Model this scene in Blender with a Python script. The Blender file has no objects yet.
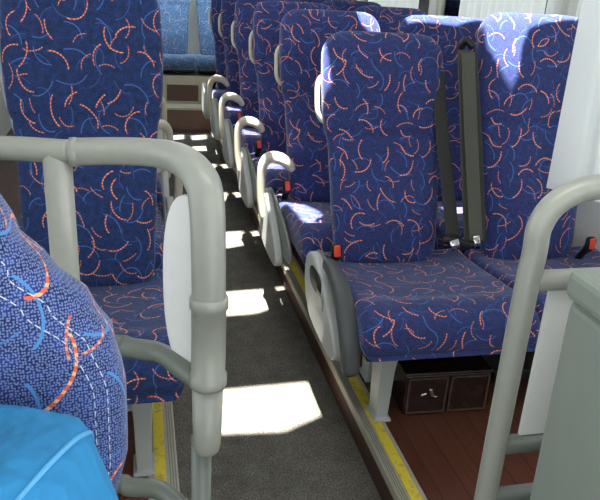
import bpy, bmesh, math, random
from mathutils import Vector, Matrix, geometry
random.seed(4)
PI=math.pi
sc=bpy.context.scene; COL=sc.collection

# ------------------------------------------------------------------ camera
Rw=[(0.97516,0.0281,-0.22169),(0,0,0),(0,0,0)]
def cam_axes(V1=(135.,-35.),slope=.062,f=690.):
    y=Vector((V1[0]-300,-(V1[1]-250),-f)).normalized()
    h=Vector((1,-slope,0)); x=(h-y*h.dot(y)).normalized(); z=x.cross(y)
    return x,y,z
CX,CY,CZ=cam_axes(); FPX=690.; H=1.42
cam=bpy.data.cameras.new('camera'); co=bpy.data.objects.new('camera',cam); COL.objects.link(co)
# rows CX,CY,CZ are the world axes written in camera space, so world = R @ cam
M=Matrix((CX,CY,CZ)).to_4x4(); M.translation=Vector((0,0,H)); co.matrix_world=M
cam.sensor_fit='HORIZONTAL'; cam.sensor_width=36; cam.lens=36*FPX/600; cam.clip_start=.02; cam.clip_end=200
sc.camera=co
def ray(px,py):
    v=Vector((px-300,-(py-250),-FPX)); return Vector((CX.dot(v),CY.dot(v),CZ.dot(v)))
def onz(px,py,z): r=ray(px,py); t=(z-H)/r.z; return r*t+Vector((0,0,H))
def ony(px,py,Y): r=ray(px,py); t=Y/r.y; return r*t+Vector((0,0,H))

# ------------------------------------------------------------------ materials
def lin(c):
    return tuple(((v/255)/12.92 if v/255<=.04045 else ((v/255+.055)/1.055)**2.4) for v in c)+(1,)
class NT:
    def __init__(s,name):
        s.m=bpy.data.materials.new(name); s.m.use_nodes=True; s.t=s.m.node_tree; s.n=s.t.nodes
        s.b=s.n['Principled BSDF']; s.out=s.n['Material Output']
    def N(s,typ,**k):
        n=s.n.new(typ)
        for a,v in k.items(): setattr(n,a,v)
        return n
    def L(s,a,b): s.t.links.new(a,b)
    def put(s,v,sock):
        if hasattr(v,'is_output'): s.L(v,sock)
        else: sock.default_value=v
    def math(s,op,a,b=0.,c=None):
        n=s.N('ShaderNodeMath',operation=op); s.put(a,n.inputs[0]); s.put(b,n.inputs[1])
        if c is not None: s.put(c,n.inputs[2])
        return n.outputs[0]
    def vm(s,op,a,b=(0,0,0),out=0):
        n=s.N('ShaderNodeVectorMath',operation=op); s.put(a,n.inputs[0]); s.put(b,n.inputs[1]); return n.outputs[out]
    def scale(s,a,f):
        n=s.N('ShaderNodeVectorMath',operation='SCALE'); s.put(a,n.inputs[0]); s.put(f,n.inputs['Scale']); return n.outputs[0]
    def mix(s,f,a,b):
        n=s.N('ShaderNodeMix',data_type='RGBA'); s.put(f,n.inputs[0]); s.put(a,n.inputs[6]); s.put(b,n.inputs[7]); return n.outputs[2]
    def noise(s,vec,sc_,det=2.,out=0):
        n=s.N('ShaderNodeTexNoise'); s.put(vec,n.inputs['Vector']); n.inputs['Scale'].default_value=sc_; n.inputs['Detail'].default_value=det; return n.outputs[out]
    def ramp(s,v,a,b):
        n=s.N('ShaderNodeMapRange'); s.put(v,n.inputs[0]); n.inputs[1].default_value=a; n.inputs[2].default_value=b; return n.outputs[0]
    def bump(s,h,strength=.2,dist=.002):
        n=s.N('ShaderNodeBump'); n.inputs['Strength'].default_value=strength; n.inputs['Distance'].default_value=dist; s.L(h,n.inputs['Height']); s.L(n.outputs[0],s.b.inputs['Normal'])

def plain(name,col,rough=.5,metal=0.,var=.06,nscale=30.,bump=.0,spec=None):
    k=NT(name); tc=k.N('ShaderNodeTexCoord').outputs['Object']
    nz=k.noise(tc,nscale,3.)
    a=lin([max(0,c*(1-var)) for c in col]); b=lin([min(255,c*(1+var)) for c in col])
    k.L(k.mix(nz,a,b),k.b.inputs['Base Color']); k.b.inputs['Roughness'].default_value=rough; k.b.inputs['Metallic'].default_value=metal
    if spec is not None: k.b.inputs['Specular IOR Level'].default_value=spec
    if bump: k.bump(k.noise(tc,nscale*8,2.),bump)
    return k.m

def cloth_folds(name,col):
    k=NT(name); tc=k.N('ShaderNodeTexCoord').outputs['Object']
    n=k.noise(k.vm('MULTIPLY',tc,(1,1,.55)),13.,3.); f=k.noise(tc,700.,2.)
    k.L(k.mix(n,lin([c*.86 for c in col]),lin([min(255,c*1.1) for c in col])),k.b.inputs['Base Color']); k.b.inputs['Roughness'].default_value=.9
    h=k.math('ADD',k.math('MULTIPLY',n,1.),k.math('MULTIPLY',f,.012)); k.bump(h,.9,.05); return k.m
def fabric(name,base=(27,34,88),dots=.22,offs=True,orange=(216,92,78),blue=(74,114,186),cell=.088):
    k=NT(name); uv=k.N('ShaderNodeTexCoord').outputs['UV']
    vec=k.scale(uv,1/cell)
    if offs:
        oi=k.N('ShaderNodeObjectInfo'); vec=k.vm('ADD',vec,k.scale(k.vm('MULTIPLY',oi.outputs['Location'],(1.3,1.7,2.1)),3.7))
    warp=k.noise(uv,9.,1.,out=1)
    vec=k.vm('ADD',vec,k.scale(k.vm('SUBTRACT',warp,(.5,.5,.5)),.25))
    vec=k.vm('MULTIPLY',vec,(1,1,0))
    def layer(off,R,half,w,rand=.75):
        v=k.vm('ADD',vec,off)
        vo=k.N('ShaderNodeTexVoronoi',voronoi_dimensions='2D',feature='F1'); vo.inputs['Scale'].default_value=1; vo.inputs['Randomness'].default_value=rand
        k.L(v,vo.inputs['Vector'])
        d=k.vm('SUBTRACT',v,vo.outputs['Position'])
        sp=k.N('ShaderNodeSeparateColor'); k.L(vo.outputs['Color'],sp.inputs[0])
        ph=k.math('MULTIPLY',sp.outputs[0],2*PI)
        cb=k.N('ShaderNodeCombineXYZ'); k.L(k.math('COSINE',ph),cb.inputs[0]); k.L(k.math('SINE',ph),cb.inputs[1])
        rr=k.math('ADD',k.math('MULTIPLY',sp.outputs[2],.3),R)
        dist=k.vm('LENGTH',k.vm('SUBTRACT',d,k.scale(cb.outputs[0],rr)),out=1)
        dd=k.math('ABSOLUTE',k.math('SUBTRACT',dist,rr))
        m1=k.math('LESS_THAN',dd,w)
        lim=k.math('ADD',k.math('MULTIPLY',sp.outputs[1],half*.55),half*.6)
        m2=k.math('LESS_THAN',k.vm('LENGTH',d,out=1),lim)
        cp=k.N('ShaderNodeCombineXYZ'); k.L(k.math('SINE',ph),cp.inputs[0]); k.L(k.math('MULTIPLY',k.math('COSINE',ph),-1.),cp.inputs[1])
        t=k.vm('DOT_PRODUCT',d,cp.outputs[0],out=1)
        return k.math('MULTIPLY',m1,m2),t
    mo,t=layer((0,0,0),.38,.5,.020); mb,_=layer((13.37,5.21,0),.42,.5,.018); mo2,t2=layer((3.7,41.3,0),.38,.36,.017,1.); mb2,_=layer((33.7,11.3,0),.38,.36,.016,1.)
    nz=k.noise(uv,60.,3.)
    b0=lin([c*.72 for c in base]); b1=lin([min(255,c*1.25) for c in base])
    col=k.mix(k.ramp(nz,.3,.7),b0,b1)
    # woven light flecks
    vo=k.N('ShaderNodeTexVoronoi',voronoi_dimensions='2D'); vo.inputs['Scale'].default_value=380; vo.inputs['Randomness'].default_value=.55; k.L(uv,vo.inputs['Vector'])
    fl=k.math('MULTIPLY',k.math('LESS_THAN',vo.outputs['Distance'],.36),dots)
    col=k.mix(fl,col,lin((140,158,206)))
    col=k.mix(k.math('MULTIPLY',mb2,.45),col,lin(blue)); col=k.mix(k.math('MULTIPLY',mb,.9),col,lin(blue))
    def dash(t): return k.mix(k.math('GREATER_THAN',k.math('SINE',k.math('MULTIPLY',t,62.)),.35),lin(orange),lin((240,190,140)))
    col=k.mix(k.math('MULTIPLY',mo2,.7),col,dash(t2)); col=k.mix(mo,col,dash(t))
    k.L(col,k.b.inputs['Base Color']); k.b.inputs['Roughness'].default_value=.9
    k.b.inputs['Sheen Weight'].default_value=.25; k.b.inputs['Sheen Roughness'].default_value=.4
    k.b.inputs['Specular IOR Level'].default_value=.15
    k.bump(vo.outputs['Distance'],.25,.0012)
    return k.m

def carpet():
    k=NT('aisle_carpet'); tc=k.N('ShaderNodeTexCoord').outputs['Object']
    n=k.noise(tc,260.,4.); n2=k.noise(tc,14.,3.)
    c=k.mix(k.ramp(n,.32,.68),lin((60,59,56)),lin((146,142,132)))
    c=k.mix(k.math('MULTIPLY',k.ramp(n2,.35,.7),.35),c,lin((60,58,54)))
    k.L(c,k.b.inputs['Base Color']); k.b.inputs['Roughness'].default_value=1; k.b.inputs['Specular IOR Level'].default_value=.05
    k.bump(n,.6,.004); return k.m
def wood(name,a,b,gap):
    k=NT(name); tc=k.N('ShaderNodeTexCoord').outputs['Object']
    mp=k.N('ShaderNodeMapping'); mp.inputs['Rotation'].default_value=(0,0,PI/2); k.L(tc,mp.inputs['Vector'])
    br=k.N('ShaderNodeTexBrick'); br.offset=.37; k.L(mp.outputs[0],br.inputs['Vector']); br.inputs['Scale'].default_value=1
    br.inputs['Brick Width'].default_value=.95; br.inputs['Row Height'].default_value=.085; br.inputs['Mortar Size'].default_value=.0016
    br.inputs['Color1'].default_value=lin(a); br.inputs['Color2'].default_value=lin(b); br.inputs['Mortar'].default_value=lin(gap); br.inputs['Bias'].default_value=0
    st=k.vm('MULTIPLY',tc,(60,3,60)); g=k.noise(st,1.5,4.)
    col=k.mix(k.ramp(g,.25,.8),br.outputs['Color'],k.mix(.5,br.outputs['Color'],lin(gap)))
    k.L(col,k.b.inputs['Base Color']); k.b.inputs['Roughness'].default_value=.38; return k.m
def stripe_yellow():
    k=NT('worn_yellow_strip'); tc=k.N('ShaderNodeTexCoord').outputs['Object']
    n=k.noise(tc,45.,5.); col=k.mix(k.ramp(n,.52,.66),lin((222,200,60)),lin((186,166,80)))
    k.L(col,k.b.inputs['Base Color']); k.b.inputs['Roughness'].default_value=.6; return k.m
def curtain_mat():
    k=NT('pale_curtain_cloth'); tc=k.N('ShaderNodeTexCoord').outputs['Object']
    n=k.noise(tc,220.,2.); k.L(k.mix(n,lin((214,214,208)),lin((238,238,234))),k.b.inputs['Base Color']); k.b.inputs['Roughness'].default_value=.95
    tr=k.N('ShaderNodeBsdfTranslucent'); tr.inputs[0].default_value=lin((235,236,232))
    mx=k.N('ShaderNodeMixShader'); mx.inputs[0].default_value=.6; k.L(k.b.outputs[0],mx.inputs[1]); k.L(tr.outputs[0],mx.inputs[2]); k.L(mx.outputs[0],k.out.inputs[0])
    return k.m
def glass_mat():
    k=NT('window_glass'); k.b.inputs['Roughness'].default_value=.02
    tr=k.N('ShaderNodeBsdfTransparent'); tr.inputs[0].default_value=(.9,.93,.93,1)
    gl=k.N('ShaderNodeBsdfGlossy'); gl.inputs['Roughness'].default_value=.02
    fr=k.N('ShaderNodeFresnel'); fr.inputs[0].default_value=1.4
    mx=k.N('ShaderNodeMixShader'); k.L(fr.outputs[0],mx.inputs[0]); k.L(tr.outputs[0],mx.inputs[1]); k.L(gl.outputs[0],mx.inputs[2]); k.L(mx.outputs[0],k.out.inputs[0])
    return k.m
FAB=fabric('arc_pattern_moquette'); FABN=fabric('arc_pattern_moquette_close',base=(40,56,110),dots=.6,offs=False,blue=(84,146,208),cell=.085,orange=(225,105,75))
FABL=fabric('arc_pattern_moquette_left',base=(23,42,88),dots=.16)  # slightly tealer base for the seats across the aisle
FABR=fabric('haze_toned_rear_moquette',base=(62,86,112),dots=.2,orange=(94,104,130),blue=(84,116,150)); CARP=carpet(); WOOD=wood('wood_plank_floor',(118,72,54),(90,52,40),(40,24,20)); YEL=stripe_yellow()  # rear bench fabric paled and greyed to stand in for haze
RISER=plain('brown_riser',(70,44,36),.6); TRIMM=plain('grey_alu_trim',(168,162,146),.45,.0,.1)
RAILG=plain('grey_plastic_rail',(158,160,150),.3,0,.03,60,.04); RAILD=plain('dark_grey_tube',(116,122,114),.32,0,.03)
CONG=plain('light_grey_plastic',(178,180,176),.45,0,.04); CREAM=plain('cream_plastic',(198,192,172),.45,0,.04)
DARKP=plain('dark_grey_plastic',(72,74,74),.5,0,.05); BLACK=plain('black_plastic',(22,22,24),.5,0,.1)
BELT=plain('black_webbing',(40,41,38),.75,0,.12,200); BELTG=plain('grey_webbing',(74,75,66),.8,0,.12,200)
RED=plain('orange_red_button',(235,82,60),.4,0,.02); CHROME=plain('chrome',(225,225,225),.15,1.,.02)
WHITEP=plain('white_panel',(244,244,240),.45,0,.02); WALLC=plain('pale_wall_lining',(228,228,222),.7,0,.03)
LEGM=plain('light_grey_steel',(172,178,176),.4,0,.03); BROWNP=plain('brown_fascia',(96,72,62),.5,0,.08)
CABD=plain('dark_brown_gloss',(44,30,26),.16,0,.1); CABF=plain('brown_metal_edge',(120,100,88),.3,.6,.06)
CURT=curtain_mat(); GLASS=glass_mat(); BINM=plain('grey_green_bin_plastic',(134,142,132),.5,0,.03,40,.05)
SHIRT=cloth_folds('blue_shirt_cloth',(46,140,198)); SHIRTS=plain('pale_blue_seam',(90,170,222),.85)
SKIN=plain('skin',(196,150,122),.55,0,.05); HAIR=plain('dark_hair',(40,30,24),.7,0,.2,120); TROUS=plain('dark_trousers',(46,48,58),.9)
STITCH=plain('white_stitch',(214,222,236),.8); RIMLIT=plain('pale_sunlit_rim',(168,182,206),.6); BLUEC=plain('blue_cap',(36,96,200),.3)
WHT=plain('white_cloth',(228,232,236),.9); CEILM=plain('ceiling_lining',(206,206,200),.8,0,.02)

# ------------------------------------------------------------------ mesh helpers
def obj(name,bm,mat,parent=None,smooth=True,bevel=0,seg=2,loc=None):
    me=bpy.data.meshes.new(name)
    bmesh.ops.recalc_face_normals(bm,faces=bm.faces[:])
    bm.to_mesh(me); bm.free(); me.materials.append(mat)
    for p in me.polygons: p.use_smooth=smooth
    o=bpy.data.objects.new(name,me); COL.objects.link(o)
    if parent: o.parent=parent
    if loc: o.location=loc
    if bevel:
        b=o.modifiers.new('bevel','BEVEL'); b.width=bevel; b.segments=seg; b.limit_method='ANGLE'; b.angle_limit=.6
    if bevel and smooth:
        o.modifiers.new('wn','WEIGHTED_NORMAL')
    return o
def tag(o,label,cat,group=None,kind=None):
    if label: o['label']=label
    if cat: o['category']=cat
    if group: o['group']=group
    if kind: o['kind']=kind
    return o
def empty(name,loc,label,cat,group=None,rz=0):
    o=bpy.data.objects.new(name,None); COL.objects.link(o); o.location=loc; o.rotation_euler.z=rz; o.empty_display_size=.1
    return tag(o,label,cat,group)
def struct(name,bm,mat,parent=None,**k):
    o=obj(name,bm,mat,parent,**k)
    if not parent: o['kind']='structure'
    return o
def box(bm,x0,x1,y0,y1,z0,z1,mat=None):
    vs=[bm.verts.new((x,y,z)) for x in (x0,x1) for y in (y0,y1) for z in (z0,z1)]
    for f in ((0,1,3,2),(4,6,7,5),(0,4,5,1),(2,3,7,6),(0,2,6,4),(1,5,7,3)): bm.faces.new([vs[i] for i in f])
    return vs
def bx(*a):
    bm=bmesh.new(); box(bm,*a); return bm
def rings(bm,R,cap=True,uv=None):
    """skin closed rings of equal length; uv: same layout of (u,v) with one extra closing column"""
    V=[[bm.verts.new(p) for p in r] for r in R]; n=len(R[0])
    lay=bm.loops.layers.uv.verify() if uv else None
    for i in range(len(R)-1):
        for j in range(n):
            k=(j+1)%n
            f=bm.faces.new((V[i][j],V[i][k],V[i+1][k],V[i+1][j]))
            if uv:
                for lp,(a,b) in zip(f.loops,((i,j),(i,j+1),(i+1,j+1),(i+1,j))): lp[lay].uv=uv[a][b]
    if cap:
        for i in (0,len(R)-1):
            f=bm.faces.new(V[i])
            if uv:
                for lp,v in zip(f.loops,range(n)): lp[lay].uv=uv[i][v]
    return V
def catmull(P,n=8):
    P=[Vector(p) for p in P]; out=[]
    for i in range(len(P)-1):
        a=P[max(i-1,0)]; b=P[i]; c=P[i+1]; d=P[min(i+2,len(P)-1)]
        for s in range(n):
            t=s/n; out.append(.5*((2*b)+(c-a)*t+(2*a-5*b+4*c-d)*t*t+(3*b-a-3*c+d)*t**3))
    out.append(P[-1]); return out
def interp(vals,m):
    n=len(vals); out=[]
    for i in range(m):
        t=i/(m-1)*(n-1); j=min(int(t),n-2); f=t-j; a,b=vals[j],vals[j+1]
        out.append(tuple(x*(1-f)+y*f for x,y in zip(a,b)) if isinstance(a,tuple) else a*(1-f)+b*f)
    return out
def sweep(bm,path,rad,up=(0,1,0),n=16,ex=2.,roundend=False):
    """tube along path; rad = (a along side axis, b along the up-ish axis) or list per point"""
    path=[Vector(p) for p in path]; m=len(path)
    if not isinstance(rad,list): rad=[rad]*m
    elif len(rad)!=m: rad=interp(rad,m)
    R=[]; U=Vector(up)
    prevs=None
    for i,p in enumerate(path):
        t=(path[min(i+1,m-1)]-path[max(i-1,0)]).normalized()
        s=t.cross(U)
        if s.length<.15: s=prevs if prevs else t.orthogonal()
        s=(s-t*s.dot(t)).normalized(); u=s.cross(t).normalized(); prevs=s
        a,b=rad[i] if isinstance(rad[i],tuple) else (rad[i],rad[i])
        ring=[]
        for j in range(n):
            th=2*PI*j/n; c,sn=math.cos(th),math.sin(th)
            q=lambda v: math.copysign(abs(v)**(2/ex),v)
            ring.append(p+s*a*q(c)+u*b*q(sn))
        R.append(ring)
    if roundend:
        def shrink(r,pc,k,off): return [pc+(q-pc)*k+off for q in r]
        t0=(path[0]-path[1]).normalized(); t1=(path[-1]-path[-2]).normalized()
        a0=min(rad[0]) if isinstance(rad[0],tuple) else rad[0]; a1=min(rad[-1]) if isinstance(rad[-1],tuple) else rad[-1]
        pre=[shrink(R[0],path[0],math.cos(q),t0*a0*math.sin(q)) for q in (1.35,1.,.6,.3)]
        post=[shrink(R[-1],path[-1],math.cos(q),t1*a1*math.sin(q)) for q in (.3,.6,1.,1.35)]
        R=pre+R+post
    rings(bm,R)
def sw(*a,**k):
    bm=bmesh.new(); sweep(bm,*a,**k); return bm
def lathe(bm,c,prof,n=24,sx=1.,sy=1.):
    rings(bm,[[Vector((c[0]+r*sx*math.cos(2*PI*j/n),c[1]+r*sy*math.sin(2*PI*j/n),c[2]+z)) for j in range(n)] for r,z in prof])
def prism(pts,axis,a,b):
    """extrude a 2D outline; axis 'x': pts are (y,z); 'y': (x,z); 'z': (x,y)"""
    bm=bmesh.new()
    def P(p,q): return {'x':(q,p[0],p[1]),'y':(p[0],q,p[1]),'z':(p[0],p[1],q)}[axis]
    rings(bm,[[P(p,a) for p in pts],[P(p,b) for p in pts]]); return bm
def sup(n,a,b,ex):
    out=[]
    for j in range(n):
        th=2*PI*j/n; c,s=math.cos(th),math.sin(th)
        out.append((math.copysign(abs(c)**(2/ex),c)*a,math.copysign(abs(s)**(2/ex),s)*b))
    return out

# ------------------------------------------------------------------ seat meshes
def backrest_bm(L=.87,prof=None,crease=.56,depth=.055,bulge=None,seed=0):
    """upright back: front towards -y, pivot at the origin, v runs up z"""
    bm=bmesh.new(); n=48; R=[]; UV=[]
    prof=prof or [(0,.19),(.1,.205),(.3,.214),(.48,.220),(.54,.224),(.60,.238),(.68,.244),(.78,.246),(.86,.243),(1,.236)]
    def W(t):
        for (a,b),(c,d) in zip(prof,prof[1:]):
            if t<=c: f=(t-a)/(c-a); f=f*f*(3-2*f); return b+(d-b)*f
        return prof[-1][1]
    rt=.075
    vs=[0,.006,.02]+[.04+i*(L-.04-rt)/44 for i in range(45)]
    vs+= [L-rt+rt*math.sin(q) for q in (.25,.5,.75,1.,1.2,1.38,1.5)]
    for v in vs:
        t=v/L; w=W(t); d=depth
        if v>L-rt:
            q=math.sqrt(max(0,1-((v-(L-rt))/rt)**2)); w=w-rt*(1-q); d=d*(.35+.65*q)
        if v<.02: d*=.6+.4*v/.02
        # side view: lumbar swell, slight hollow, headrest swell
        yo=-.030*math.exp(-((t-.22)/.16)**2)-.024*math.exp(-((t-.80)/.14)**2)
        cr=.012*math.exp(-((t-crease)/.009)**2)
        ring=[]; per=[0]
        for j in range(n):
            th=2*PI*j/n-PI/2   # start at front centre
            c,s=math.cos(th),math.sin(th)
            x=math.copysign(abs(c)**(2/3.6),c)*w; y=math.copysign(abs(s)**(2/3.0),s)*d
            if s<0: y+=yo*(1-(x/w)**2*.55)+cr
            ring.append(Vector((x,y,v)))
        for j in range(n): per.append(per[-1]+(ring[(j+1)%n]-ring[j]).length)
        mid=per[-1]/2
        R.append(ring); UV.append([((p if p<=mid+1e-6 else p-per[-1]),v) for p in per])
    # the seam of u sits at the rear centre: shift indices so quads do not straddle it
    UV2=[]
    for r,u in zip(R,UV):
        row=[]; tot=0
        for j in range(n+1): row.append(u[j] if j<=n//2 else u[j])
        UV2.append(row)
    lay=bm.loops.layers.uv.verify()
    V=[[bm.verts.new(p) for p in r] for r in R]
    pers=[]
    for r in R:
        p=[0]
        for j in range(n): p.append(p[-1]+(r[(j+1)%n]-r[j]).length)
        pers.append(p)
    def uvat(i,j,back):
        p=pers[i]; return ((p[j]-p[-1]) if back else p[j], vs[i])
    for i in range(len(R)-1):
        for j in range(n):
            kx=(j+1)%n; f=bm.faces.new((V[i][j],V[i][kx],V[i+1][kx],V[i+1][j])); back=j>=n//2
            for lp,(a,b) in zip(f.loops,((i,j),(i,j+1),(i+1,j+1),(i+1,j))): lp[lay].uv=uvat(a,b,back)
    for i in (0,len(R)-1):
        f=bm.faces.new(V[i])
        for lp,p in zip(f.loops,R[i]): lp[lay].uv=(p.x,p.y+vs[i])
    return bm
def cushion_bm(w0=-.29,w1=.305,y0=-.60,y1=.02,zt=.475,th=.125):
    """cushion: lofted along x with a rounded nose at -y"""
    bm=bmesh.new()
    # section in (y,z): front lower -> front nose -> top -> back
    sec=[]
    zb=zt-th
    yb=[(y1,zb),(y0+.05,zb-.012),(y0+.012,zb+.0),(y0,zb+.03),(y0+.004,zb+.07),(y0+.025,zb+.105),(y0+.06,zt-.004),(y0+.12,zt+.004),(y0+.25,zt-.006),(y0+.4,zt-.022),(y1-.08,zt-.035),(y1,zt-.03)]
    pts=catmull([(0,a,b) for a,b in yb],5)
    pts=[(p.y,p.z) for p in pts]
    cy=sum(p[0] for p in pts)/len(pts); cz=zt-th/2
    xs=[]; W=w1-w0; rr=.035
    for q in (1.45,1.2,.9,.6,.3): xs.append((w0+rr-rr*math.sin(q),math.cos(q)))
    for i in range(11): xs.append((w0+rr+(W-2*rr)*i/10,1.))
    for q in (.3,.6,.9,1.2,1.45): xs.append((w1-rr+rr*math.sin(q),math.cos(q)))
    R=[];UV=[]
    per=[0]
    for a,b in zip(pts,pts[1:]+pts[:1]): per.append(per[-1]+math.hypot(a[0]-b[0],a[1]-b[1]))
    for x,k in xs:
        s=rr*(1-k); ring=[]
        f=(x-w0)/W; dip=-.012*math.sin(PI*f)
        for (y,z) in pts:
            yy=y+(s if y<cy else -s*.3)*min(1,abs(y-cy)/.25); zz=z+(-s if z>cz else s)*min(1,abs(z-cz)/.05)
            if z>cz and y>y0+.15: zz+=dip
            ring.append((x,yy,zz))
        R.append(ring); UV.append([(x,p) for p in per])
    rings(bm,R,True,UV); return bm

def child_copy(o,p):
    c=o.copy(); COL.objects.link(c); c.parent=p
    for g in o.children: child_copy(g,c)
    return c
def dup(root,loc,label,group=None,rz=0):
    r=root.copy(); COL.objects.link(r); r.location=loc; r['label']=label
    if group: r['group']=group
    for ch in root.children: child_copy(ch,r)
    return r
def part(o,label):
    o['label']=label; return o

BACK_ME=None
def ribbon(path,w,th,side=(1,0,0)):
    return sw(catmull(path,6),(w,th),up=(0,1,0),n=12,ex=6)
def make_seat(name,loc,label,cat,group,lean=17,ls=1.,s=-1,aisle=True,arm='arch',mat=None,belt=True,handle=True,buckle=True,cush=None,cy=-.60,boff=0.,bs=1.,legs=(.115,-.33,-.08)):
    """s: sign of the aisle side in local x"""
    mat=mat or FAB
    t=empty(name,loc,label,cat,group)
    cw=cush or ((-.29,.305) if s<0 else (-.305,.29))
    obj('seat_cushion',cushion_bm(*cw,y0=cy,y1=.05+boff),mat,t)
    b=obj('backrest',backrest_bm(),mat,t,loc=(0,boff,.405)); b.rotation_euler.x=-math.radians(lean); b.scale.z=ls; b.scale.x=bs
    # moulded rear shell as sub-part
    sh=bmesh.new(); R=[]
    for v,w in ((.05,.17),(.06,.19),(.3,.2),(.5,.205),(.6,.22),(.78,.222),(.80,.2)):
        R.append([(x*w,y,v) for x,y in ((-1,.046),(-.97,.066),(-.8,.074),(.8,.074),(.97,.066),(1,.046))])
    rings(sh,R); obj('rear_shell',sh,DARKP,b)
    if handle:
        hx=s*.236
        p=catmull([(hx-s*.014,.034,.545),(hx+s*.004,.03,.552),(hx+s*.020,.022,.58),(hx+s*.022,.018,.63),(hx+s*.020,.018,.675),(hx+s*.006,.026,.705),(hx-s*.012,.034,.712)],5)
        obj('grab_handle',sw(p,(.010,.011),up=(0,1,0),n=10,roundend=True),CREAM,b)
    # added pale strip on the head section's outer edge, imitating a sunlit rim
    q=[]
    for sd in (1,):
        p=catmull([(-s*.222,-.006,.46),(-s*.226,-.008,.50),(-s*.24,-.01,.535),(-s*.247,-.01,.60),(-s*.249,-.01,.68),(-s*.243,-.01,.77)],5)
        obj('sunlit_rim',sw(p,.0035,n=8,roundend=True),RIMLIT,b)
    # under frame
    fr=bmesh.new(); box(fr,cw[0]+.02,cw[1]-.02,cy+.03,.05,.318,.352); box(fr,cw[0]+.03,cw[1]-.03,-.02,.06,.318,.40)
    obj('under_frame',fr,BLACK,t,smooth=False,bevel=.006)
    if aisle:
        for yy in legs[1:]:
            x=s*(legs[0] if yy==legs[1] else legs[0]-.05); l=bmesh.new()
            R=[[(x+dx*k,yy+dy*kk,z) for dx,dy in ((-1,-1),(1,-1),(1,1),(-1,1))] for z,k,kk in ((0,.032,.05),(.012,.032,.05),(.0121,.022,.038),(.2,.026,.045),(.31,.034,.06))]
            rings(l,R); obj('leg',l,LEGM,t,smooth=False,bevel=.004)
        X=s*(.318 if arm!='down' else .288)
        if arm!='none':
            # side cover hanging beside the cushion
            pts=[(p.y,p.z) for p in catmull([(0,a,b_) for a,b_ in ((.06,.28),(.10,.36),(.09,.44),(.03,.48),(-.05,.475),(-.14,.435),(-.25,.37),(-.34,.30),(-.355,.25),(-.29,.225),(-.1,.225),(.0,.24))],4)]
            sp=obj('side_panel',prism(pts,'x',X-.018*1,X+.018),CONG,t,bevel=.010,seg=3)
            if arm=='down':
                pc=bmesh.new(); lay=[(p[0]*.085-.05,p[1]*.04+.395) for p in sup(20,1,1,2.6)]
                obj('recess',prism([(y-.02,z+.015) for y,z in lay],'x',X+s*.0185-.001,X+s*.0185+.001),BLACK,sp)
                obj('latch_plate',prism([(-.20,.345),(-.115,.355),(-.105,.395),(-.19,.39)],'x',X+s*.019-.004,X+s*.019+.004),RAILD,sp,smooth=False,bevel=.003)
            pl=obj('inner_cover',prism([(p.y,p.z) for p in catmull([(0,a,b_) for a,b_ in ((.10,.27),(.12,.42),(.05,.475),(-.1,.465),(-.3,.42),(-.44,.36),(-.47,.31),(-.4,.285),(-.1,.26))],4)],'x',X-s*.018,X-s*.034),RAILD,t,bevel=.006)
        if arm=='arch':
            P=catmull([(X+s*.02,-.02,.36),(X+s*.03,-.02,.44),(X+s*.034,-.03,.56),(X+s*.026,-.035,.615),(X-s*.0,-.04,.645),(X-s*.04,-.05,.645),(X-s*.075,-.06,.630),(X-s*.095,-.06,.605)],6)
            obj('armrest',sw(P,[(.015,.026),(.017,.028),(.018,.03),(.020,.034),(.022,.042),(.023,.048),(.023,.048),(.018,.044)],up=(0,1,0),n=16,ex=3,roundend=True),CREAM,t)
        if arm=='down':
            P=catmull([(X-s*.012,-.12,.490),(X-s*.01,-.18,.497),(X-s*.008,-.30,.475),(X-s*.006,-.39,.425),(X-s*.004,-.45,.36),(X-s*.004,-.475,.285)],6)
            o=obj('armrest',sw(P,[(.022,.022),(.024,.026),(.026,.03),(.027,.032),(.027,.032),(.024,.028)],up=(1,0,0),n=16,ex=3,roundend=True),DARKP,t); part(o,'dark grey armrest folded down at the cushion edge')
    if buckle:
        bx_=s*.235 if aisle else .195
        st=obj('buckle',sw(catmull([(bx_,.0,.42),(bx_,-.035,.47),(bx_,-.06,.50),(bx_,-.065,.535)],4),[(.012,.01),(.014,.01),(.019,.012),(.02,.012)],up=(0,1,0),n=12,ex=4,roundend=True),BLACK,t)
        obj('release_button',sw([(bx_+.002,-.077,.503),(bx_-.004,-.0805,.541)],(.0125,.004),up=(0,1,0),n=14,ex=2.4,roundend=True),RED,st)
    return t

# ------------------------------------------------------------------ setting
XT0,XT1=.715,.80          # trim on the curtain side
LT0,LT1=-.005,.085          # trim on the other side
WR,WL=1.90,-1.12; YF,YR=-1.2,8.2; ZA=-.12; ZC=2.12
f=struct('floor',bx(LT0,XT1,YF,7.02,ZA-.05,ZA),CARP,smooth=False)
struct('floor',bx(XT1-.02,WR,YF,7.4,-.04,-.001),WOOD,smooth=False)
struct('floor',bx(WL,LT0+.02,YF,7.4,-.04,-.001),WOOD,smooth=False)
def trim(name,x0,x1,in_dir):
    bm=bmesh.new()
    if in_dir>0: pts=[(x0,-.028),(x0,.002),(x0+.004,.006),(x1-.004,.006),(x1,.002),(x1,-.03)]
    else: pts=[(x0,-.03),(x0,.002),(x0+.004,.006),(x1-.004,.006),(x1,.002),(x1,-.028)]
    o=struct(name,prism(pts,'y',YF,7.0),TRIMM,smooth=False)
    c=(x0+x1)/2+ (.008 if in_dir>0 else -.008)
    obj('yellow_strip',bx(c-.017,c+.017,YF,6.99,.004,.0085),YEL,o,smooth=False)
    gv=bmesh.new()
    for k in range(3):
        g=x0+.008+k*.008 if in_dir>0 else x1-.008-k*.008
        box(gv,g-.0015,g+.0015,YF,6.99,.005,.0075)
    obj('grip_ribs',gv,RAILD,o,smooth=False)
    return o
trim('trim_1',XT0,XT1,1); trim('trim_2',LT0,LT1,-1)
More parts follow.
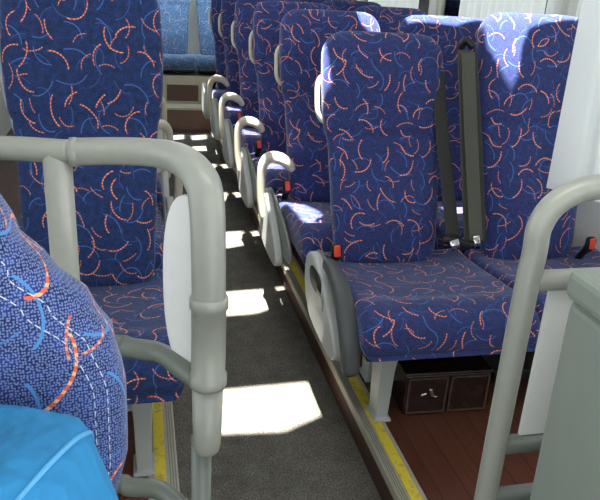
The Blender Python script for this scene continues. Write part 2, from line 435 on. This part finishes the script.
struct('trim_3',bx(XT0+.006,XT0+.03,YF,7.0,ZA,-.027),RISER,smooth=False)
struct('trim_4',bx(LT1-.03,LT1-.006,YF,7.0,ZA,-.027),RISER,smooth=False)
# side walls: dado, pillars and head band
def sidewall(nm,x,sgn,n0):
    bm=bmesh.new(); a,b=(x,x+.05) if sgn>0 else (x-.05,x)
    box(bm,a,b,YF,YR,-.1,.62); box(bm,a,b,YF,YR,1.86,ZC)
    for yy in (-1.2,.55,2.86,4.5,6.15,8.12): box(bm,a,b,yy-.05,yy+.05,.62,1.86)
    w=struct('wall_'+nm,bm,WALLC,smooth=False)
    k=n0
    for y0,y1 in ((-1.15,.5),(.6,2.81),(2.91,4.45),(4.55,6.10),(6.2,8.07)):
        fr=bmesh.new(); c=(a+b)/2
        for (p,q,r,s_) in ((y0,y1,.62,.65),(y0,y1,1.83,1.86),(y0,y0+.03,.65,1.83),(y1-.03,y1,.65,1.83)): box(fr,c-.02,c+.02,p,q,r,s_)
        wo=struct('window_%d'%k,fr,CREAM,smooth=False); obj('pane',bx(c-.003,c+.003,y0+.03,y1-.03,.65,1.83),GLASS,wo,smooth=False); k+=1
sidewall('right',WR,1,1); sidewall('left',WL,-1,6)
bm=bmesh.new(); box(bm,WL-.05,WR+.05,YR,YR+.05,-.1,1.22); box(bm,WL-.05,WR+.05,YR,YR+.05,1.9,ZC); box(bm,WL-.05,WL+.3,YR,YR+.05,1.22,1.9); box(bm,WR-.3,WR+.05,YR,YR+.05,1.22,1.9)
struct('wall_back',bm,WALLC,smooth=False)
wo=struct('window_11',bx(WL+.3,WR-.3,YR+.01,YR+.03,1.19,1.22),DARKP,smooth=False); obj('pane',bx(WL+.3,WR-.3,YR+.02,YR+.026,1.22,1.9),GLASS,wo,smooth=False)

# roof lining with made-up openings, each shaped to let through one sun patch
SUN=Vector((.12,.20,-1.))
def up(p,z): k=(ZC-z); return (p[0]-SUN.x*k, p[1]-SUN.y*k)
PATCH=[]
def fl(pts): PATCH.append([up(p,ZA) for p in pts])
for pts in ([(.20,2.05),(.483,2.03),(.64,2.11),(.64,2.335),(.20,2.32)],
            [(.28,2.95),(.523,2.965),(.62,3.02),(.64,3.235),(.28,3.21)],[(.68,3.05),(.735,3.06),(.735,3.25),(.68,3.25)],
            [(.38,3.81),(.5,3.83),(.62,3.88),(.62,4.11),(.38,4.08)],[(.68,3.90),(.73,3.91),(.73,4.10),(.68,4.10)]): fl(pts)
fl([(.35,4.72),(.62,4.74),(.62,4.94),(.35,4.93)]); fl([(.4,5.55),(.62,5.57),(.62,5.76),(.4,5.74)]); fl([(.67,4.74),(.72,4.75),(.72,4.94),(.67,4.93)]); fl([(.67,5.57),(.72,5.58),(.72,5.75),(.67,5.74)])
fl([(.47,6.22),(.62,6.23),(.62,6.41),(.47,6.38)]); fl([(.67,6.1),(.72,6.1),(.72,6.26),(.67,6.26)])
for q in ([(190,131),(204,130),(204,134),(191,135)],[(166,131),(182,130),(182,134),(166,135)]): fl([(onz(a,b,ZA).x,onz(a,b,ZA).y-.22) for a,b in q])
def cu(pts,z=.46): PATCH.append([up(p,z) for p in pts])
cu([(.655,2.60),(.76,2.60),(.765,2.84),(.73,2.95),(.655,2.97)])
for k in (1,2,3,5): cu([(.64,2.65+.805*k),(.74,2.66+.805*k),(.74,2.80+.805*k),(.66,2.95+.805*k)])
cu([(1.27,2.45),(1.29,2.42),(1.315,2.385),(1.345,2.365),(1.375,2.38),(1.40,2.43),(1.44,2.47),(1.52,2.487),(1.60,2.50),(1.70,2.515),(1.70,2.70),(1.27,2.70)],1.30)
cu([(1.02,3.24),(1.10,3.2),(1.2,3.3),(1.22,3.46),(1.0,3.46)],1.24)
cu([(1.26,3.26),(1.5,3.24),(1.7,3.3),(1.7,3.46),(1.26,3.46)],1.26)
0 and cu([(.28,7.50),(.60,7.42),(.9,7.46),(.95,7.8),(.2,7.8)],1.2)
def pinp(p,poly):
    c=False; n=len(poly)
    for i in range(n):
        a,b=poly[i],poly[(i+1)%n]
        if (a[1]>p[1])!=(b[1]>p[1]) and p[0]<(b[0]-a[0])*(p[1]-a[1])/(b[1]-a[1])+a[0]: c=not c
    return c
V=[(WL-.9,YF-.6),(WR+.05,YF-.6),(WR+.05,YR+.05),(WL-.9,YR+.05)]; Ed=[(0,1),(1,2),(2,3),(3,0)]
for p in PATCH:
    b0=len(V); V+=p; Ed+=[(b0+i,b0+(i+1)%len(p)) for i in range(len(p))]
cv,ce,cf,_,_,_=geometry.delaunay_2d_cdt([Vector(v) for v in V],Ed,[],0,1e-6)
bm=bmesh.new(); vv=[bm.verts.new((v.x,v.y,ZC)) for v in cv]; v2=[bm.verts.new((v.x,v.y,ZC+.004)) for v in cv]
for t in cf:
    c=(sum(cv[i].x for i in t)/3,sum(cv[i].y for i in t)/3)
    if any(pinp(c,p) for p in PATCH): continue
    if not(V[0][0]<c[0]<V[1][0]): continue
    bm.faces.new([vv[i] for i in t]); bm.faces.new([v2[i] for i in t][::-1])
struct('ceiling',bm,CEILM,smooth=False)

# ------------------------------------------------------------------ rear step and bench
bm=bmesh.new(); box(bm,WL,WR,7.0,7.25,ZA,.105); struct('trim_5',bm,BROWNP,smooth=False)
struct('trim_6',bx(WL,WR,6.985,7.26,.105,.125),TRIMM,smooth=False)
bm=bmesh.new(); box(bm,WL,WR,7.24,YR,.12,.40)
ba=struct('wall_bench',bm,CREAM,smooth=False)
obj('fascia_panel',bx(.28,.60,7.232,7.242,.15,.315),BROWNP,ba,smooth=False,bevel=.003)

# ------------------------------------------------------------------ coach seats
PITCH=.805; AX,WX=.905,1.50; Y1=2.25
GA='coach seats beside the aisle on the curtain side'; GW='coach seats beside the curtains'
s1=make_seat('coach_seat',(AX,Y1,0),'blue arc-patterned coach seat with dark grey folded armrest, above the brown two-door box','coach seat',None,lean=19,ls=1.005,arm='down',cush=(-.26,.338),cy=-.525,boff=.06,bs=.98)
w1=make_seat('coach_seat',(WX,Y1,0),'blue patterned coach seat beside the pale hanging curtain, with sunlit top','coach seat',None,lean=15,ls=1.10,aisle=False,cush=(-.252,.345),s=-1,handle=False,cy=-.525,boff=.05,bs=.97)
s2=make_seat('coach_seat',(AX-.015,Y1+PITCH,0),'blue patterned aisle seat directly behind the seat with the folded dark grey armrest','coach seat',GA,lean=17,ls=1.04,cush=(-.27,.31))
w2=make_seat('coach_seat',(WX-.03,Y1+PITCH,0),'blue patterned seat behind the black belts, with a pale grab handle on its side','coach seat',GW,lean=17,ls=1.04,aisle=False,buckle=False,cush=(-.25,.29))
ordn=['third','fourth','fifth','sixth']
for k in range(2,6):
    dd=dup(s2,(AX-.015,Y1+PITCH*k,0),'dark blue aisle seat, %s from the brown two-door box towards the rear step'%ordn[k-2],GA)
    if k==5:
        for ch in list(dd.children):
            if ch.name.startswith('armrest'): bpy.data.objects.remove(ch)
for k in range(2,5):
    dup(w2,(WX-.03,Y1+PITCH*k,0),'blue window seat, %s from the hanging curtain towards the rear'%ordn[k-2],GW)
LX=-.165
l1=make_seat('coach_seat',(LX,2.20,0),'large blue patterned coach seat directly behind the curved grey rail and white panel','coach seat',None,lean=12,ls=1.13,s=1,arm='none',mat=FABL,handle=False,cush=(-.30,.262),buckle=False,legs=(.150,-.44,-.1))
GL='coach seats hidden along the wall opposite the curtains'
l2=make_seat('coach_seat',(LX-.03,2.13+PITCH,0),'blue aisle seat, second in line behind the curved grey rail','coach seat',GL,lean=14,ls=1.0,s=1,arm='arch',mat=FABL,buckle=False)
for k in range(2,6): dup(l2,(LX-.03,2.13+PITCH*k,0),'blue aisle seat, %s in line behind the curved grey rail'%ordn[k-2],GL)
lw=make_seat('coach_seat',(LX-.60,2.20,0),'blue window seat beside the large seat behind the curved grey rail','coach seat',None,lean=12,ls=1.05,aisle=False,mat=FABL,handle=False,buckle=False,cush=(-.28,.30))
# rear bench places
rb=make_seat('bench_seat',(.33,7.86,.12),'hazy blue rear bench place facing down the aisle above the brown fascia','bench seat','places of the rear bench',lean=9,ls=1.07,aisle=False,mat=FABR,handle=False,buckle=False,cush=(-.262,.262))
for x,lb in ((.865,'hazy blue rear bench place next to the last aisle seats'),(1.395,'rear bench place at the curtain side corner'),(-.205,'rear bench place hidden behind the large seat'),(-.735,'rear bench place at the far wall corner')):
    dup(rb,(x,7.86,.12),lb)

# seat belts of the nearest pair
def add_belt(seat,paths,mats,guide=None):
    o=None
    for p,m in zip(paths,mats):
        b=obj('seat_belt',ribbon(p,.027,.0022),m,seat)
        o=o or b
    return o
def loc(seat,p): return tuple(Vector(p)-seat.location)
def P(px,py,Y): return tuple(ony(px,py,Y))
b1=add_belt(s1,[[loc(s1,P(438,72,2.50)),loc(s1,P(441,120,2.43)),loc(s1,P(447,180,2.33)),loc(s1,P(453,238,2.21))]],[BELT])
hb=sw(catmull([loc(s1,P(445,240,2.19)),loc(s1,P(456,242,2.18)),loc(s1,P(468,246,2.19))],4),(.016,.012),up=(0,1,0),n=12,ex=3,roundend=True); obj('belt_stalk',hb,BLACK,b1)
obj('belt_tongue',sw([loc(s1,P(454,240,2.155)),loc(s1,P(456,250,2.15))],(.017,.003),up=(0,1,0),n=12,ex=5),CHROME,b1)
b2=add_belt(w1,[[loc(w1,P(464,50,2.47)),loc(w1,P(466,110,2.40)),loc(w1,P(468,180,2.31)),loc(w1,P(471,246,2.20))],
                [loc(w1,P(470,52,2.45)),loc(w1,P(474,110,2.38)),loc(w1,P(478,190,2.28)),loc(w1,P(479,243,2.18))],[loc(w1,P(468,52,2.44)),loc(w1,P(470,110,2.365)),loc(w1,P(473,180,2.265)),loc(w1,P(476,240,2.165))]],[BELTG,BELT,BELTG])
obj('belt_guide',sw(catmull([loc(w1,P(461,46,2.50)),loc(w1,P(466,40,2.48)),loc(w1,P(472,46,2.46))],4),(.012,.018),up=(0,1,0),n=12,ex=3,roundend=True),BLACK,b2)
obj('belt_tongue',sw([loc(w1,P(476,236,2.165)),loc(w1,P(478,247,2.15))],(.012,.003),up=(0,1,0),n=12,ex=5),CHROME,b2)

# white cloths left on the seats in the sun
# ------------------------------------------------------------------ box under the seat
cb=empty('storage_box',(1.035,1.985,0),'dark brown glossy box with two framed doors and silver latch, under the seat','box',rz=-.03)
W_,D_,H_=.158,.085,.158
obj('box_body',bx(-W_,W_,-D_,D_,.002,H_),CABD,cb,smooth=False,bevel=.006)
obj('top_panel',bx(-W_-.006,W_+.006,-D_-.006,D_,H_,H_+.012),CABD,cb,smooth=False,bevel=.004)
for i,(a,b) in enumerate(((-W_+.008,-.006),(.006,W_-.008))):
    d=obj('door',bx(a,b,-D_-.006,-D_,.012,H_-.008),CABD,cb,smooth=False)
    fr=bmesh.new(); y0,y1=-D_-.010,-D_-.004
    for q in ((a,b,.010,.015),(a,b,H_-.011,H_-.006),(a,a+.005,.01,H_-.006),(b-.005,b,.01,H_-.006)): box(fr,q[0],q[1],y0,y1,q[2],q[3])
    obj('door_frame',fr,CABF,d,smooth=False)
    if i==0:
        k=sw([(-.098,-D_-.014,.088),(-.088,-D_-.014,.093)],.006,up=(0,1,0),n=10,roundend=True); obj('latch',k,CHROME,d)
        k=bmesh.new(); sweep(k,[(-.070,-D_-.014,.108),(-.062,-D_-.014,.086)],.007,up=(0,1,0),n=10,roundend=True); sweep(k,[(-.060,-D_-.014,.082),(-.046,-D_-.014,.078)],.004,up=(0,1,0),n=10,roundend=True)
        obj('latch',k,CHROME,d)
# ------------------------------------------------------------------ small cap on the floor by the box
p=onz(503,351,.10)
hz=obj('heater_duct',bx(1.30,1.86,2.05,2.28,.0,.055),BLACK,None,smooth=False,bevel=.01); tag(hz,'black heater duct on the floor beneath the curtain-side seat','heater')
bm=bmesh.new(); lathe(bm,(p.x,p.y+.10,.055),[(.0,0),(.016,0),(.017,.003),(.017,.02),(.014,.024),(0.0,.025)],16); tag(obj('bottle_cap',bm,BLUEC),'small bright blue cap in the shadow under the curtain-side seat','cap')
bm=bmesh.new(); lathe(bm,(p.x-.06,p.y+.10,.055),[(.0,0),(.012,0),(.013,.002),(.013,.014),(.01,.017),(0.0,.018)],16); tag(obj('bottle_cap',bm,WHT),'small white cap next to the blue cap in the under-seat shadow','cap')

# ------------------------------------------------------------------ curved rail on the near side
lr=empty('guard_rail',(.1,1.0,ZA),'grey curved guard rail with thick moulded post and white side panel','guard rail')
def lo(p): return Vector(p)-lr.location
z0=ony(60,151,1.13).z
top=[(-.75,1.16,z0-.005),(-.45,1.16,z0-.003),(-.23,1.15,z0),tuple(ony(72,152,1.13))]
obj('top_bar',sw([lo(p) for p in catmull(top,6)],.0195,up=(0,0,1),n=20),RAILG,lr)
bend=[tuple(ony(70,152,1.13)),tuple(ony(115,151,1.12)),tuple(ony(155,153,1.10)),tuple(ony(183,161,1.06)),tuple(ony(201,180,1.03)),tuple(ony(207,205,1.01)),tuple(ony(208.5,250,1.0)),tuple(ony(209,300,1.0))]
obj('moulded_corner',sw([lo(p) for p in catmull(bend,6)],[.021,.0205,.021,.0235,.026,.027,.027,.027],up=(.2,1,.3),n=24,ex=2.6),RAILG,lr)
c=ony(70,152,1.13); c2=ony(77,152,1.13); obj('collar',sw([lo(c),lo(c2)],.0235,up=(0,0,1),n=20),RAILG,lr)
pc=ony(209,300,1.0); zt=pc.z; zb=ony(208,452,1.0).z; zm=ony(209,378,1.0).z
bm=bmesh.new(); lathe(bm,lo((pc.x,pc.y,0)),[(.0,zm-.012),(.0305,zm-.012),(.0315,zm-.006),(.0315,zm+.008),(.0285,zm+.012),(.0285,zt-.014),(.0315,zt-.012),(.0315,zt+.002),(.029,zt+.008),(0,zt+.008)],28)
obj('post_sleeve',bm,RAILG,lr)
bm=bmesh.new(); lathe(bm,lo((pc.x-.001,pc.y,0)),[(.0,zb),(.016,zb+.001),(.022,zb+.008),(.0245,zb+.02),(.0265,zm-.012),(0,zm-.010)],28); obj('post_cup',bm,RAILG,lr)
bm=bmesh.new(); lathe(bm,lo((pc.x-.010,pc.y+.008,0)),[(.0,ZA),(.018,ZA),(.018,zb+.03),(0,zb+.03)],20); obj('post_tube',bm,RAILD,lr)
bm=bmesh.new(); lathe(bm,lo((pc.x-.010,pc.y+.008,0)),[(.0,ZA),(.045,ZA),(.045,ZA+.008),(.02,ZA+.014),(0,ZA+.014)],24); obj('floor_flange',bm,RAILD,lr)
# upright behind the near seat, and a second one further along
u0=ony(57,160,1.13); u1=ony(66,300,1.13)
for xx in (u0.x,-.245,-.62):
    obj('upright',sw([lo((xx,1.135,z0-.005)),lo((xx,1.135,0))],(.0225,.0185),up=(0,1,0),n=20,ex=3),RAILG if xx==u0.x else RAILD,lr)
for py0,py1,Ya in ((348,371,1.12),(487,506,1.12)):
    a=ony(130,py0,Ya); b=ony(190,py1,1.03)
    pts=[(-.6,1.15,a.z-.003),(-.25,1.15,a.z-.002),(a.x-.03,1.135,a.z),tuple(a),tuple(ony(160,py0+(2 if py0<400 else 0)+3,1.10)),(b.x-.012,1.05,a.z-.006),(pc.x-.012,1.01,a.z-.012)]
    obj('cross_bar',sw([lo(p) for p in catmull(pts,6)],.0185,up=(0,0,1),n=18),RAILD,lr)
# white panel between the bars, seen almost edge on
za,zc=ony(185,390,1.0).z+.0,ony(182,190,1.08).z
bm=bmesh.new(); R=[]
n=40; out=[]
d0=Vector((.112,1.00,0)); d1=Vector((ony(165,290,1.10).x,1.10,0))
for j in range(n):
    th=2*PI*j/n; cx=math.cos(th); sx_=math.sin(th)
    a=math.copysign(abs(cx)**(2/2.4),cx); b=math.copysign(abs(sx_)**(2/2.4),sx_)
    out.append((a,b))
nrm=Vector((d1.y-d0.y,-(d1.x-d0.x),0)).normalized()*.005
for s_ in (-1,1):
    R.append([lo(d0+(d1-d0)*((a+1)/2)+Vector((0,0,(za+zc)/2+b*(zc-za)/2))+nrm*s_) for a,b in out])
rings(bm,R); part(obj('side_panel',bm,WHITEP,lr,bevel=.002),'white rounded panel')

# ------------------------------------------------------------------ rail on the curtain side
YB=.86
rr=empty('guard_rail',(.57,YB,0),'grey looped guard rail with white infill panel beside the grey bin','guard rail')
def lo2(p): return Vector(p)-rr.location
pt=[(.573,YB,.0),(.573,YB,.5),(.572,YB,.96),tuple(ony(534,255,YB)),tuple(ony(539,228,YB)),tuple(ony(552,207,YB)),tuple(ony(573,193,YB)),tuple(ony(600,187,YB)),(.80,YB,ony(600,187,YB).z+.006),(1.05,YB,ony(600,187,YB).z+.006),(1.12,YB,ony(600,187,YB).z-.03),(1.14,YB,1.05),(1.14,YB,.5),(1.14,YB,0)]
obj('loop_tube',sw([lo2(p) for p in catmull(pt,7)],.0185,up=(0,1,0),n=20),RAILG,rr)
zu=ony(575,279,YB).z; zl=ony(540,441,YB).z
for z in (zu,zl,ony(520,494,YB).z): obj('cross_bar',sw([lo2((.573,YB,z)),lo2((1.14,YB,z))],(.016,.013),up=(0,1,0),n=16,ex=3),RAILG if z==zu else RAILD,rr)
part(obj('infill_panel',bx(*[v for v in (.612-.57,1.11-.57,-.004,.004,zl+.018,zu-.016)]),WHITEP,rr,smooth=False,bevel=.002),'white infill panel')

# ------------------------------------------------------------------ grey bin in front of it
bn=empty('bin',(.692,.50,.022),'tall grey plastic bin with overhanging lid, in front of the looped rail','bin')
xl,yf=ony(570,312,.70).x-.70,.20
R=[[(x*k+.0+ (xl+.17)*0,y*k,z) for x,y in ((xl,-.26),(.34,-.26),(.34,yf),(xl,yf))] for z,k in ((.0,.93),(.03,.95),(1.035,1.))]
bm=bmesh.new(); rings(bm,R); obj('bin_body',bm,BINM,bn,smooth=False,bevel=.012,seg=3)
bm=bmesh.new(); a=.006
box(bm,xl-a,.34+a,-.26-a,yf+a,1.035,1.078); obj('lid',bm,BINM,bn,smooth=False,bevel=.012,seg=3)
bm=bmesh.new(); box(bm,xl+.035,.31,-.23,yf-.03,1.0785,1.084); obj('lid_insert',bm,BINM,bn,smooth=False,bevel=.003)

# ------------------------------------------------------------------ curtains
def curtain(y0,y1,z0,z1,x,label,amp=.018,pl=.085,group='pale curtains along the windows'):
    bm=bmesh.new(); n=int((y1-y0)/.008); R=[]
    lay=[]
    zs=[z0,z0+.004,z0+.05,z0+.054]+[z0+.06+(z1-z0-.06)*i/8 for i in range(9)]
    ph=random.random()*6
    V=[]
    for i in range(n+1):
        y=y0+(y1-y0)*i/n
        V.append([])
        for z in zs:
            hh=(z-z0)/(z1-z0)
            xx=x+amp*math.sin(2*PI*y/pl+ph+.5*math.sin(y*9))*(.75+.5*(1-hh))+.004*math.sin(y*40)
            V[-1].append(bm.verts.new((xx,y,z)))
    for i in range(n):
        for j in range(len(zs)-1): bm.faces.new((V[i][j],V[i+1][j],V[i+1][j+1],V[i][j+1]))
    o=obj('curtain',bm,CURT)
    tag(o,label,'curtain',group)
    hb=bmesh.new()
    return o
def draped():
    # pulled half across the seat: a flat bordered edge strip, then soft folds out to the window
    bm=bmesh.new(); B=[(1.498,2.25),(1.56,2.17),(1.60,2.10),(1.66,1.98),(1.72,1.84),(1.76,1.70),(1.78,1.52)]
    T=[(1.585,2.385),(1.64,2.32),(1.68,2.25),(1.72,2.1),(1.75,1.95),(1.78,1.75),(1.79,1.55)]
    b=catmull([(x,y,.725) for x,y in B],8); t=catmull([(x,y,1.40) for x,y in T],8); V=[]; n=len(b)
    for i in range(n):
        q=i/(n-1); col=[]
        fold=.012*math.sin(max(0,q-.2)*48)*min(1,max(0,(q-.2))*8)+(.004 if .17<q<.21 else 0)
        for k in range(15):
            v=k/14*1.75; p=b[i].lerp(t[i],v); p.z=.725+(1.40-.725)*v
            col.append(bm.verts.new((p.x-fold*.9,p.y-fold*.5,p.z)))
        V.append(col)
    for i in range(n-1):
        for k in range(14): bm.faces.new((V[i][k],V[i+1][k],V[i+1][k+1],V[i][k+1]))
    o=obj('curtain',bm,CURT)
    tag(o,'pale grey curtain hanging across the edge of the window seat above the grey looped rail','curtain')
    hm=bmesh.new()
    sweep(hm,[p+Vector((-.002,-.003,.022)) for p in b],(.0015,.0015),n=6); obj('hem',hm,WALLC,o)
draped()
curtain(3.0,3.9,.60,1.88,1.82,'pale curtain behind the seat with the sunlit top')
curtain(4.6,5.6,.60,1.88,1.82,'pale curtain above the middle seats')
curtain(6.3,7.6,.60,1.88,1.82,'pale curtain next to the rear bench')
curtain(2.56,2.98,.60,1.88,1.82,'narrow pale curtain gathered at the window pillar',pl=.06)

# ------------------------------------------------------------------ near seat with stitching
NX,NYp=-.262,.47
ns=empty('coach_seat',(NX,NYp,0),'blue speckled coach seat with white stitched seams, behind the person in blue','coach seat')
NL=.93; nlean=13
nprof=[(0,.19),(.2,.21),(.42,.205),(.52,.226),(.59,.242),(.66,.242),(.715,.232),(.755,.210),(.79,.176),(.825,.148),(.87,.130),(1,.124)]
nb=obj('backrest',backrest_bm(NL,nprof,crease=2,depth=.06),FABN,ns,loc=(0,0,.44)); nb.rotation_euler.x=-math.radians(nlean)
obj('seat_cushion',cushion_bm(-.25,.25,-.52,.02),FABN,ns)
fr=bmesh.new(); box(fr,-.22,.22,-.48,.04,.02,.345); obj('seat_base',fr,DARKP,ns,smooth=False,bevel=.02)
bpy.context.view_layer.update()
def nfront(x,v):
    """y of the near seat front at (x,v) in backrest space"""
    t=v/NL; w=.2
    for (a,b),(c_,d) in zip(nprof,nprof[1:]):
        if a<=t<=c_: f=(t-a)/(c_-a); f=f*f*(3-2*f); w=b+(d-b)*f; break
    q=min(.999,abs(x)/w); yo=-.030*math.exp(-((t-.22)/.16)**2)-.024*math.exp(-((t-.80)/.14)**2)
    th=math.acos(q**1.8); s=-math.sin(th)
    return -abs(s)**(2/3.)*.06+yo*(1-q*q*.55)
def outl(t):
    for (a,b),(c_,d) in zip(nprof,nprof[1:]):
        if a<=t<=c_: f=(t-a)/(c_-a); f=f*f*(3-2*f); return b+(d-b)*f
    return .15
for inset in (.020,.034):
    for sd in (-1,1):
        st=bmesh.new(); pts=[]; t=.30
        while t<.95:
            w=outl(t)-inset*(.8+.7*math.exp(-((t-.765)/.05)**2)); v=t*NL
            pts.append(Vector((sd*w,nfront(w,v)-.0006,v))); t+=.002
        L=0; on=True; seg=[pts[0]]
        for a,b in zip(pts,pts[1:]):
            L+=(b-a).length
            if on: seg.append(b)
            if L>(.0045 if on else .0025):
                if on and len(seg)>1: sweep(st,seg,.0006,n=5)
                L=0; on=not on; seg=[b]
        obj('stitch_line',st,STITCH,nb)

# ------------------------------------------------------------------ person in the near seat
def skinmesh(name,J,E,mat,parent,sub=2,root=0):
    me=bpy.data.meshes.new(name); me.from_pydata([j[0] for j in J],E,[]); o=bpy.data.objects.new(name,me); COL.objects.link(o)
    s=o.modifiers.new('skin','SKIN'); s.use_smooth_shade=True
    for v,j in zip(me.skin_vertices[0].data,J): v.radius=j[1] if isinstance(j[1],tuple) else (j[1],j[1])
    me.skin_vertices[0].data[root].use_root=True
    o.modifiers.new('sub','SUBSURF').levels=sub; o.modifiers['sub'].render_levels=sub
    me.materials.append(mat)
    dg=bpy.context.evaluated_depsgraph_get(); ev=o.evaluated_get(dg); m2=bpy.data.meshes.new_from_object(ev)
    m2.name=name; o.modifiers.clear(); o.data=m2
    if not m2.materials: m2.materials.append(mat)
    for p_ in m2.polygons: p_.use_smooth=True
    o.parent=parent; return o
PX,PY=-.272,.375      # pelvis
pe=empty('person',(PX,PY,.466),'person in a blue shirt sitting in the stitched seat, only the shoulder in view','person')
def J(x,y,z,r): return ((x,y,z-.47),r)
body=[J(0,0,.56,(.15,.11)),J(0,.02,.70,(.14,.10)),J(0,.055,.86,(.145,.10)),J(0,.085,.98,(.15,.09)),J(0,.095,1.075,(.075,.07)),J(0,.085,1.13,.052),J(0,.075,1.19,.06),J(0,.065,1.25,(.072,.09)),J(0,.065,1.32,(.07,.088)),J(0,.07,1.37,.045),
      J(.175,.095,1.035,.06),J(.205,.03,.80,.048),J(.15,-.20,.68,.036),J(.10,-.30,.665,.03),
      J(-.175,.095,1.035,.06),J(-.205,.03,.80,.048),J(-.15,-.20,.68,.036),J(-.10,-.30,.665,.03),
      J(.10,-.03,.555,.085),J(.115,-.42,.53,.06),J(.11,-.47,.30,.05),J(.11,-.44,.06,.036),J(.11,-.56,.03,.034),
      J(-.10,-.03,.555,.085),J(-.115,-.42,.53,.06),J(-.11,-.47,.30,.05),J(-.11,-.44,.06,.036),J(-.11,-.56,.03,.034)]
E=[(0,1),(1,2),(2,3),(3,4),(4,5),(5,6),(6,7),(7,8),(8,9),(3,10),(10,11),(11,12),(12,13),(3,14),(14,15),(15,16),(16,17),(0,18),(18,19),(19,20),(20,21),(21,22),(0,23),(23,24),(24,25),(25,26),(26,27)]
# fingers: five short chains per hand, rooted in the palm
for sd,hand in ((1,13),(-1,17)):
    for k,(dx,ln) in enumerate(((-.027,.062),(-.010,.072),(.009,.07),(.026,.056))):
        i=len(body); x0=sd*.10+dx
        body+= [J(x0,-.345,.664,.010),J(x0,-.345-ln*.55,.658,.009),J(x0,-.345-ln,.640,.0075)]; E+=[(hand,i),(i,i+1),(i+1,i+2)]
    i=len(body); body+=[J(sd*.10-sd*.035,-.31,.66,.012),J(sd*.10-sd*.058,-.345,.655,.0095)]; E+=[(hand,i),(i,i+1)]
skinmesh('body',body,E,SKIN,pe)
shirt=[J(0,.0,.555,(.175,.135)),J(0,.02,.70,(.165,.125)),J(0,.055,.86,(.17,.122)),J(0,.08,.97,(.17,.11)),J(0,.095,1.06,(.10,.085)),J(0,.09,1.105,.07),J(.185,.09,1.03,(.078,.08)),J(.222,.055,.90,.070),J(.228,.03,.78,.066),J(-.185,.09,1.03,(.078,.08)),J(-.222,.055,.90,.070),J(-.228,.03,.78,.066)]
SE=[(0,1),(1,2),(2,3),(3,4),(4,5),(3,6),(6,7),(7,8),(3,9),(9,10),(10,11)]
shirt_o=skinmesh('shirt',shirt,SE,SHIRT,pe)
from mathutils.bvhtree import BVHTree
bv=BVHTree.FromPolygons([v.co.copy() for v in shirt_o.data.vertices],[tuple(p_.vertices) for p_ in shirt_o.data.polygons])
for sd in (-1,1):
    C=Vector((sd*.168,.085,1.0-.47)); ax=Vector((sd*.75,-.45,-.45)).normalized(); e1=ax.orthogonal().normalized(); e2=ax.cross(e1); pts=[]
    for q in range(49):
        d=e1*math.cos(q*PI/24)+e2*math.sin(q*PI/24); hit=bv.ray_cast(C+d*.3,-d)[0]
        if hit: pts.append(hit+d*.0005)
    obj('shoulder_seam',sw(pts,.0022,up=tuple(ax),n=6),SHIRTS,shirt_o)
tr=[J(0,.0,.55,(.17,.125)),J(.105,-.05,.56,.10),J(.118,-.43,.54,.075),J(.112,-.48,.30,.065),J(.112,-.45,.08,.055),J(-.105,-.05,.56,.10),J(-.118,-.43,.54,.075),J(-.112,-.48,.30,.065),J(-.112,-.45,.08,.055)]
skinmesh('trousers',tr,[(0,1),(1,2),(2,3),(3,4),(0,5),(5,6),(6,7),(7,8)],TROUS,pe)
hr=bmesh.new(); bmesh.ops.create_uvsphere(hr,u_segments=24,v_segments=16,radius=1)
for v in hr.verts:
    c=v.co.copy(); v.co=Vector((c.x*.083,c.y*.1+.085,c.z*.085+1.335-.47+ (0.0 if c.y>-.2 else .035)))
obj('hair',hr,HAIR,pe)
for sd in (-1,1):
    e=bmesh.new(); bmesh.ops.create_uvsphere(e,u_segments=12,v_segments=8,radius=.012); obj('eye',e,WHT,pe,loc=(sd*.03,-.018,1.275-.47))
    e=bmesh.new(); bmesh.ops.create_uvsphere(e,u_segments=12,v_segments=8,radius=1)
    for v in e.verts: v.co=Vector((v.co.x*.010,v.co.y*.018,v.co.z*.03))
    obj('ear',e,SKIN,pe,loc=(sd*.077,.07,1.265-.47))
obj('nose',sw(catmull([(0,-.02,1.275-.47),(0,-.038,1.25-.47),(0,-.03,1.235-.47)],4),[.006,.012,.012],n=10,roundend=True,up=(1,0,0)),SKIN,pe)
obj('mouth',sw([(-.024,-.012,1.205-.47),(0,-.02,1.205-.47),(.024,-.012,1.205-.47)],.005,up=(0,0,1),n=8,roundend=True),RED,pe)

# ------------------------------------------------------------------ light
w=bpy.data.worlds.new('world'); sc.world=w; w.use_nodes=True; nt=w.node_tree; bg=nt.nodes['Background']
bg.inputs[0].default_value=(.93,.97,1.0,1); bg.inputs[1].default_value=2.6
sl=bpy.data.lights.new('sun','SUN'); sl.energy=45; sl.angle=.018; sl.color=(1,.96,.88); so=bpy.data.objects.new('sun',sl); COL.objects.link(so)
so.rotation_euler=SUN.to_track_quat('-Z','Y').to_euler(); so.location=(0,0,5)
def area(nm,loc,rot,sx,sy,en,col=(1,1,1)):
    a=bpy.data.lights.new(nm,'AREA'); a.shape='RECTANGLE'; a.size=sx; a.size_y=sy; a.energy=en; a.color=col
    o=bpy.data.objects.new(nm,a); COL.objects.link(o); o.location=loc; o.rotation_euler=rot; return o
area('cabin_fill',(.4,.6,2.08),(math.radians(25),0,0),1.2,.3,9)  # added fill for the front seats, not a cabin fitting
area('cabin_fill',(.4,3.6,2.1),(0,0,0),.5,2.5,8)  # second added fill, above the middle rows
area('rear_haze_fill',(.45,7.35,1.80),(math.radians(62),0,0),1.8,.2,38,(.72,.88,1))  # added bluish light that suggests haze over the bench tops
sc.view_settings.view_transform='Standard'; sc.view_settings.look='None'; sc.view_settings.exposure=0; sc.view_settings.gamma=1
